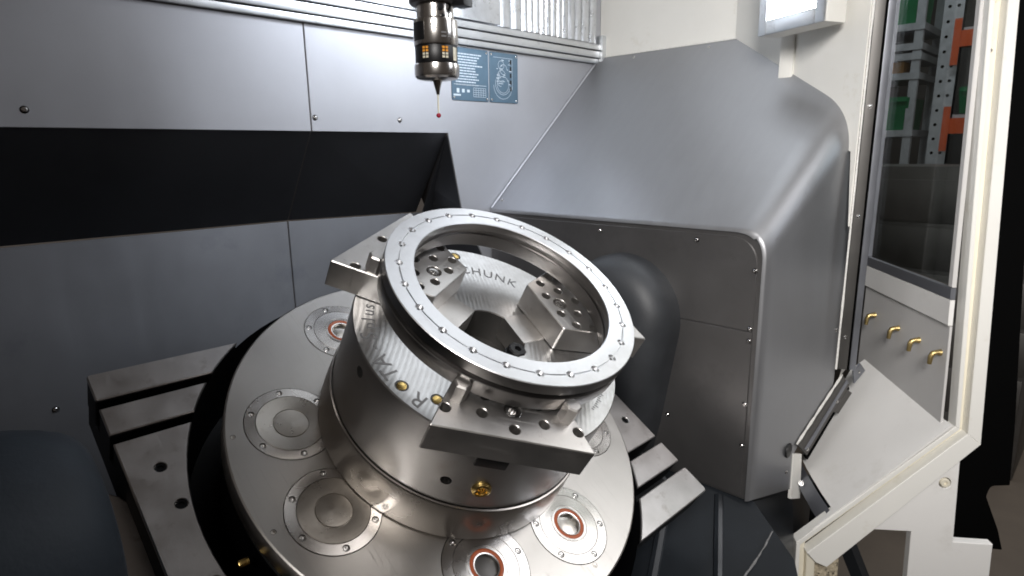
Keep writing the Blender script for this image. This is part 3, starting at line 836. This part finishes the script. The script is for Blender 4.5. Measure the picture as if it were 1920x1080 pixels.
# rounded front lip: first row pulled in
lip1 = [Vector((XH-.003, p.y+(.0025 if i >= NA else 0), p.z-(.003 if i < NA+NB//2 else .001))) for i, p in enumerate(rows[0])]
lip2 = [Vector((XH-.004, p.y+(.008 if i >= NA else 0), p.z-(.009 if i < NA+NB//2 else .003))) for i, p in enumerate(rows[0])]
allr = [lip2, lip1]+rows; m = len(rows[0])
V = [p-OFF for r in allr for p in r]
F = [(i*m+k, (i+1)*m+k, (i+1)*m+k+1, i*m+k+1) for i in range(len(allr)-1) for k in range(m-1)]
g.add(V, F); g.obj('hood_shell', 'hood', hd, 50)
# front face sheets (upper with lower seam)
def yz_face(name, poly, x, mat, th=.003):
    gg = G(); plate(gg, poly, 0, th, (), .0008)
    g = G(); g.add([Vector((x-v.z, v.x, v.y))-OFF for v in gg.V], gg.F); return g.obj(name, mat, hd)
ZS = 1.121
cor = [(p[0]+.017, p[1]-.017) for p in fB]
upper = [(1.146, ZS+.001), (1.146, 1.294)]+cor+[(.457, ZS+.001)]
yz_face('face_sheet', upper, XH, 'hood_face')
yz_face('face_sheet', [(1.146, .79), (1.146, ZS-.001), (.4575, ZS-.001), (.4575, .79)], XH, 'hood_face')
backing = [(1.147, .785), (1.147, 1.301)]+[(p[0]+.006, p[1]-.008) for p in fB]+[(.446, .785)]
yz_face('face_flange', backing, XH+.002, 'hood_face', .002)
for y, z in ((.804, 1.281), (.576, 1.281), (1.05, 1.281), (.462, 1.127), (.462, 1.104), (.462, .98), (.462, .896), (.623, .911), (.46, 1.235)):
    pan_screw(hd, Vector((XH-.003, y, z))-OFF, (-1, 0, 0), .0040)
for X, z in ((1.193, .810), (1.325, 1.085)):
    pan_screw(hd, Vector((X, yfold(X), z))-OFF, (-.2, -1, 0), .0040)
for X, y in ((1.10, 1.13), (1.505, 1.02), (1.505, .80)):
    pan_screw(hd, Vector((X, y, ztop(X)+.001))-OFF, (-.67, 0, .74), .0034)
g = G(); g.lathe([(0, .0022), (.010, .0024), (.0145, .0018), (.0155, 0)], 20, M=Matrix.Translation(Vector((1.193, .4165, .858))-OFF) @ Matrix.Rotation(pi/2, 4, 'X'))
g.obj('rubber_plug', 'black', hd)
g = G(); g.tube([Vector((X-.001, 1.146, ztop(X)+.001))-OFF for X in (XH, 1.2, 1.3, 1.4, 1.52)], .0022, 6); g.obj('sealant_bead', 'wall', hd)
g = G(); g.tube([Vector((XE_, y, ztop(XE_)+.001))-OFF for y in (1.145, 1.0, .85, .735)]+[Vector((XE_-.21*u, .728-.335*u, ztop(XE_-.21*u)+.001))-OFF for u in (.1, .3, .5, .7, .85)], .0022, 6); g.obj('sealant_bead', 'seal', hd)

# ================================================================== LEFT HOUSING
th = thing('trunnion_housing', 'dark blue painted round housing in the lower left corner', 'housing', (0, .70, 1.075))
g = G(); prof = [(.0005, .104), (.082, .1040), (.093, .1015), (.103, .095), (.111, .0845), (.118, .070), (.124, .052), (.129, .031), (.133, .0), (.1345, -.05), (.136, -.12), (.136, -.5)]
g.lathe(prof, 72, M=Matrix.Rotation(pi/2, 4, 'Y')); g.obj('housing_shell', 'cast', th, 50)

# ================================================================== WORK LAMP
lp = thing('work_lamp', 'lit square machine lamp on a post by the cream wall', 'lamp', (1.2955, .5195, 1.674), (0, 0, 0))
wd = Vector((.41, .91, 0)).normalized(); nd = Vector((-.91, .41, 0)).normalized()
lp.rotation_euler = (0, 0, atan2(wd.y, wd.x))     # local x along the face, local +y towards -normal
g = G(); HL = .22
def lb(x0, x1, y0, y1, z0, z1, name, mat, c=.003): return G().bbox(x0, x1, y0, y1, z0, z1, c).obj(name, mat, lp)
# local +y faces the room
lb(-.084, .084, -.050, -.002, 0, HL, 'lamp_housing', 'cream')
lb(-.084, -.062, -.0015, .004, 0, HL, 'bezel', 'rail'); lb(.062, .084, -.0015, .004, 0, HL, 'bezel', 'rail')
lb(-.0615, .0615, -.0015, .004, 0, .028, 'bezel', 'rail'); lb(-.0615, .0615, -.0015, .004, HL-.03, HL, 'bezel', 'rail')
lb(-.0610, .0610, -.0018, .0015, .0285, HL-.0305, 'lit_window', 'lamp_face', .001)
pp = tag(G().bbox(0, .075, 0, .029, 0, .45, .003).obj('lamp_post', 'cream'), 'cream square post standing through the hood under the lamp', 'post'); pp.location = (1.394, .548, 1.55)

# ================================================================== DOOR SIDE
P2 = Vector((1.302, .215, 0)); dJ = Vector((.787, .617, 0)).normalized(); nJ = Vector((dJ.y, -dJ.x, 0))
def FP(q, z, d=0): return P2+nJ*q+dJ*(.07*(z-1.68)+d)+Vector((0, 0, z))
def fslab(name, poly, d0, d1, mat, parent, holes=(), ch=.001):
    """slab in the tilted front plane; poly in (q, z); d0 nearer the viewer"""
    gg = G(); plate(gg, poly, 0, d1-d0, holes, ch)
    g = G(); g.add([FP(v.x, v.y, d1-v.z) for v in gg.V], gg.F); return g.obj(name, mat, parent)
# jamb coordinates: s along dJ from P2, z
P1 = Vector((1.55, .41, 0))
def JP_(s, z, d=0):
    return P2+dJ*s+nJ*d+Vector((0, 0, z))
def jslab(name, poly, d0, d1, mat, parent, holes=()):
    gg = G(); plate(gg, poly, 0, d1-d0, holes, .0008)
    g = G(); g.add([JP_(v.x, v.y, d1-v.z) for v in gg.V], gg.F); return g.obj(name, mat, parent)
jm = thing('side_door', 'side door panel with a window and four brass nozzles', 'door')
SI = .300
def sl(z): return .07*(z-1.68)+.004
jslab('lower_sheet', [(sl(.95), .95), (SI, .95), (SI, 1.1405), (sl(1.14), 1.1405)], .0, .004, 'grey_panel', jm)
jslab('middle_rail', [(sl(1.142), 1.142), (SI, 1.142), (SI, 1.187), (sl(1.187), 1.187)], -.0035, .004, 'white', jm)
jslab('window_sill', [(sl(1.188), 1.188), (SI, 1.188), (SI, 1.208), (sl(1.208), 1.208)], -.004, .004, 'strip2', jm)
jslab('window_stile', [(SI-.002, 1.209), (SI+.022, 1.209), (SI+.022, 2.4), (SI-.002, 2.4)], -.004, .004, 'strip2', jm)
jslab('window_stile', [(sl(1.209), 1.209), (sl(1.209)+.012, 1.209), (sl(2.4)+.012, 2.4), (sl(2.4), 2.4)], -.003, .004, 'grey_panel', jm)
pn = jslab('pane', [(sl(1.21)+.010, 1.2095), (SI-.003, 1.2095), (SI-.003, 2.4), (sl(2.4)+.010, 2.4)], .0042, .008, 'glass', jm); pn.data.shade_flat()
for i, s in enumerate((.242, .137, .056, -.018)):
    pts = [(s, 1.088, 0), (s, 1.088, -.008), (s, 1.086, -.013), (s, 1.080, -.016), (s, 1.066, -.017)]
    g = G(); g.tube([JP_(*p) for p in pts], [.0060, .0042, .0050, .0044, .0036], 10); n_ = g.obj('nozzle', 'brass_dull', jm, 50)
# dark jamb strips between hood side wall and side door
dsj = thing('door_jamb', 'dark steel jamb strip between the hood and the window', 'jamb')
g = G(); g.bbox(0, .017, 0, .004, 0, 1.4, .001); o = g.obj('outer_strip', 'strip', dsj); o.location = (1.299, .373, 1.012); o.rotation_euler = (0, 0, radians(-60))
g = G(); g.bbox(0, .0035, 0, .004, 0, 1.4, .0005); o = g.obj('gap_seal', 'void', dsj); o.location = (1.3078, .358, 1.012); o.rotation_euler = (0, 0, radians(-60))
g = G(); g.bbox(0, .012, 0, .004, 0, 1.4, .001); o = g.obj('inner_strip', 'strip2', dsj); o.location = (1.3098, .3546, 1.012); o.rotation_euler = (0, 0, radians(-52))
g = G(); g.tube([(1.2975, .3755, 1.012+.045*i) for i in range(31)], [.0016+.0012*random.random() for i in range(31)], 6); g.obj('sealant_bead', 'seal', dsj)
for z in (1.522, 1.32, 1.08): pan_screw(dsj, (1.3025, .3658, z), (-.87, -.5, 0), .0034)
# inclined rail along the bottom edge of the hood side
dr = thing('inclined_rail', 'short dark inclined rail with rivets joining hood side and white chute', 'rail')
def yS(x): return .440-.2*(x-XH)
def yslab(name, poly_xz, d0, d1, mat, ch=.001):
    """slab lying on the hood side; d = distance in front of it"""
    gg = G(); plate(gg, poly_xz, 0, d1-d0, (), ch)
    g = G(); g.add([(v.x, yS(v.x)-d0-v.z, v.y) for v in gg.V], gg.F); return g.obj(name, mat, dr)
yslab('rail_bar', [(1.215, .864), (1.246, .834), (1.384, .955), (1.357, .979)], .003, .009, 'strip')
yslab('rail_ridge', [(1.233, .852), (1.240, .845), (1.374, .964), (1.367, .970)], .0092, .0115, 'strip2')
yslab('rail_lip', [(1.246, .832), (1.256, .820), (1.392, .943), (1.385, .953)], .001, .006, 'void')
yslab('bracket', [(1.376, .946), (1.396, .934), (1.350, .898), (1.328, .908)], .0065, .0095, 'strip')
yslab('end_plate', [(1.384, .987), (1.408, .999), (1.432, .978), (1.393, .957)], .010, .014, 'strip2')
for x, z, d in ((1.240, .850, .0115), (1.335, .930, .0115), (1.405, .980, .014)): pan_screw(dr, (x, yS(x)-d, z), (-.2, -1, 0), .0032)
g = G(); g.tube([(1.214+.145*u, yS(1.214+.145*u)-.004, .866+.116*u) for u in (0, .1, .2, .3, .4, .5, .6, .7, .8, .9, 1)], [.0018, .003, .002, .0032, .0018, .003, .0022, .003, .0018, .003, .002], 6); g.obj('sealant_bead', 'seal', dr)
g = G(); g.add([(1.372, yS(1.372)-.002, 1.03), (1.392, yS(1.392)-.002, 1.0), (1.352, yS(1.352)-.002, .978)], [(0, 1, 2)]); g.obj('corner_filler', 'seal', dr, smooth=False)
# white chute sheet
chn = Vector((-.454, .536, .712))
cho = thing('chute', 'white sloping chute panel between the inclined rail and the door frame', 'chute')
cp = [(1.294, .425, .803), (1.224, .375, .797), (1.187, .347, .795), (1.149, .315, .793), (1.106, .352, .739), (1.255, .168, .970), (1.52, .385, .977), (1.50, .40, .955)]
cp = [(1.294, .425, .803), (1.258, .400, .799), (1.224, .375, .797), (1.187, .347, .795), (1.149, .315, .793), (1.115, .334, .757), (1.255, .168, .970), (1.515, .378, .978), (1.50, .402, .950)]
P0 = Vector((1.497, .368, .976))
cp = [Vector(p)-chn*((Vector(p)-P0).dot(chn)) for p in cp]
quadpanel('chute_sheet', cp, 'white', cho, .004)
# curved grey edge strip below the chute
g = G(); V = []; ed = cp[:5]
for p in ed: V += [p-chn*.004+Vector((-.006, .004, 0)), p-chn*.004+Vector((-.006, .004, -.030))+Vector((-.012, .008, 0))]
g.add(V, [(2*i, 2*i+2, 2*i+3, 2*i+1) for i in range(4)]); g.obj('edge_strip', 'strip2', cho)
es = (ed[1]+ed[2])/2; pan_screw(cho, es+Vector((-.016, .010, -.018)), (-.6, -.3, .5), .004)
# cream bar at the hood foot
cb_ = mesh('cream_bar', [(x, yS(x)-y, z) for y in (.0035, -.003) for x, z in ((1.209, .847), (1.236, .838), (1.245, .735), (1.212, .745))], [(0, 1, 2, 3), (7, 6, 5, 4), (0, 4, 5, 1), (1, 5, 6, 2), (2, 6, 7, 3), (3, 7, 4, 0)], 'cream')
tag(cb_, 'narrow cream upright bar at the foot of the hood side', 'bar')
# door frame (cream angled frame)
df = thing('door_frame', 'cream angled door frame with a soiled seal channel at the right', 'door frame')
def band(qz_in, qz_out): return qz_in+qz_out[::-1]
IN = [(-.013, 2.4), (.002, 1.678), (.017, .966), (-.237, .731), (-.234, .40)]
M1 = [(-.005, 2.4), (.010, 1.678), (.024, .961), (-.230, .726), (-.227, .40)]
M2_ = [(.013, 2.4), (.028, 1.677), (.037, .954), (-.216, .722), (-.211, .40)]
O1 = [(.030, 2.4), (.045, 1.676), (.060, .935), (-.181, .700)]
for i in range(4):
    fslab('inner_lip', [IN[i], IN[i+1], M1[i+1], M1[i]], -.012, .012, 'cream', df)
    fslab('seal_channel', [M1[i], M1[i+1], M2_[i+1], M2_[i]], .004, .016, 'cream_dirty', df)
for i in range(2):
    fslab('outer_lip', [M2_[i], M2_[i+1], O1[i+1], O1[i]], -.014, .010, 'cream', df)
fslab('outer_lip', [M2_[2], (-.218, .712), (-.201, .694), (-.181, .686), O1[2]], -.014, .010, 'cream', df)
fslab('foot_lip', [(-.2155, .708), (-.210, .40), (-.196, .40), (-.200, .696)], -.006, .012, 'cream_dirty', df)
for q, z in ((.019, 1.60), (.020, 1.40), (.024, 1.15)):
    p = FP(q, z, .003); pan_screw(df, p, -dJ, .0028)
fm = tag(fslab('insulation_block', [(-.195, .40), (-.196, .692), (-.178, .684), (-.150, .716), (-.1515, .40)], .012, .05, 'foam', None), 'crumbling brown insulation exposed under the foot of the door frame', 'insulation')
# cream base panel below frame, with an opening
bp = thing('base_panel', 'cream cabinet side panel with a recessed screw below the door frame', 'panel')
fslab('panel_sheet', [(-.115, .749), (-.026, .749), (-.025, .30), (.116, .30), (.116, .732), (.048, .733), (.045, .912), (.042, .925), (.0, .885)], .014, .03, 'white', bp, [circ(.024, .847, .0105, 20)])
p = FP(.024, .847, .020)
g = G(); g.lathe([(0, .004), (.0032, .004), (.0036, .0075), (.0075, .0075), (.0085, .005), (.0085, -.004)], 18)
o = g.obj('recessed_screw', 'cream_dirty', bp); o.location = p; o.rotation_euler = (-dJ).to_track_quat('Z', 'Y').to_euler()
# black seal profile / gap at right
bk = tag(fslab('black_cover', rounded([(.098, 2.4), (.098, .733-.06), (.19, .668), (.178, .710), (.150, .778), (.156, .800), (.190, .803), (.187, .92), (.170, 1.23), (.165, 1.5), (.16, 2.4)], [0, 0, .002, .004, .012, .012, .002, .01, .01, 0, 0]), .10, .135, 'void', None), 'flat black cover with a stepped lower edge at the right margin', 'cover')
# dark machine feet seen through the opening
for nm, lab, a, b, w in (('machine_leg', 'dark steel leg leaning right behind the panel opening', FP(-.13, .74, .12), FP(-.02, .50, .16), .018),
                         ('machine_leg', 'dark steel leg leaning left behind the panel opening', FP(-.115, .76, .20), FP(-.125, .48, .20), .022)):
    o = tag(G().tube([a, b], w, 4).obj(nm, 'bed', None, 20), lab, 'leg', 'machine legs under the cabinet')

# ================================================================== WORKSHOP RACKS beyond the window
X0 = 4.0
ra = thing('shelf_rack', 'grey steel shelf rack seen through the window, holding green bins', 'rack', (X0, 1.0, 0), group='workshop racks')
for dy in (-.075, .45):
    for dx in (0, .4): G().box(dx, dx+.03, dy-.02, dy+.02, 0, 2.6).obj('upright', 'rack', ra, smooth=False)
for z in (.55, .95, 1.235, 1.50, 1.80, 1.90, 1.95, 2.05, 2.45): G().box(-.005, .42, -.10, .47, z, z+.035).obj('shelf', 'rack', ra, smooth=False)
rb = thing('pallet_rack', 'perforated upright with orange beams seen through the window', 'rack', (X0+.1, .80, 0), group='workshop racks')
for dx in (0, 1.0):
    vs, fs = cdt([(-.045, 0), (.045, 0), (.045, 2.8), (-.045, 2.8)], [circ(sx*.02, z*.075+.06, .009, 6) for sx in (-1, 1) for z in range(36)])
    V = [(dx, a, b) for a, b in vs]+[]
    g = G(); g.add(V, fs); g.obj('upright', 'rack', rb, smooth=False)
    G().box(dx+.012, dx+.07, -.043, .043, 0, 2.8).obj('upright_core', 'void', rb, smooth=False)
for z in (1.16, 1.55, 1.99, 2.42):
    G().box(-.03, .02, -.42, -.05, z-.04, z+.04).obj('beam', 'orange_steel', rb, smooth=False)
    G().box(-.036, -.031, -.050, -.018, z-.13, z+.10).obj('beam_bracket', 'orange_steel', rb, smooth=False)
    G().box(.02, .98, -.42, -.05, z+.0405, z+.06).obj('deck', 'rack', rb, smooth=False)
gl = G()
for y in (-.16, -.30): G().tube([(.3, y, 2.02), (.38, y-.03, 2.8)], .018, 6).obj('diagonal_brace', 'rack', rb)
G().tube([(.25, -.10, 1.20), (.35, -.06, 1.95)], .018, 6).obj('diagonal_brace', 'rack', rb)
def bin_(x, y0, y1, z, h, label, dx=.3):
    t = thing('storage_bin', label, 'bin', (x, (y0+y1)/2, z), group='green storage bins')
    w = (y1-y0)/2
    g = G(); V = [(0, -w, 0), (0, w, 0), (dx, w, 0), (dx, -w, 0), (-.03, -w-.01, h), (-.03, w+.01, h), (dx, w+.01, h), (dx, -w-.01, h), (-.02, -w, h), (-.02, w, h), (dx-.01, w, h), (dx-.01, -w, h), (.01, -w+.01, .02), (.01, w-.01, .02), (dx-.01, w-.01, .02), (dx-.01, -w+.01, .02)]
    g.add(V, [(0, 1, 2, 3)]+[(i, (i+1) % 4, 4+(i+1) % 4, 4+i) for i in range(4)]+[(4+i, 4+(i+1) % 4, 8+(i+1) % 4, 8+i) for i in range(4)]+[(8+i, 8+(i+1) % 4, 12+(i+1) % 4, 12+i) for i in range(4)]+[(12, 13, 14, 15)])
    g.obj('bin_shell', 'green', t, 20)
    G().box(-.034, -.022, -w, w, h-.02, h+.004).obj('rim', 'green', t, smooth=False)
bin_(X0+.02, .95, 1.40, 2.085, .22, 'green bin on the top shelf seen through the window')
bin_(X0+.02, .94, 1.40, 1.536, .17, 'green bin on the shelf below the cardboard box')
bin_(X0+.12, .40, .72, 1.615, .13, 'dark green bin on the orange beamed rack')
cb = thing('cardboard_box', 'brown cardboard box between the shelves seen through the window', 'box', (X0+.05, 1.02, 1.836))
G().bbox(0, .2, -.03, .18, 0, .105, .002).obj('carton', 'card', cb); G().box(-.001, .0, .07, .075, .0, .105).obj('tape', 'white', cb, smooth=False)
tcab = thing('added_cabinet', 'dark grey drawer cabinet added to darken the lower window view', 'cabinet', (3.3, .9, 0))  # made-up cabinet, put in to darken the lower part of the window
G().bbox(0, .4, -.7, .5, 0, 1.36, .01).obj('cabinet_body', 'strip', tcab)
for k in range(6): G().bbox(-.012, -.001, -.68, .48, .06+k*.21, .25+k*.21, .004).obj('drawer', 'strip', tcab)
bg = tag(G().box(0, .1, -4, 6, 0, 4).obj('workshop_wall', 'strip', None, smooth=False), 'dark far workshop wall behind the racks', 'wall'); bg.location = (6.5, 0, 0); bg['kind'] = 'structure'
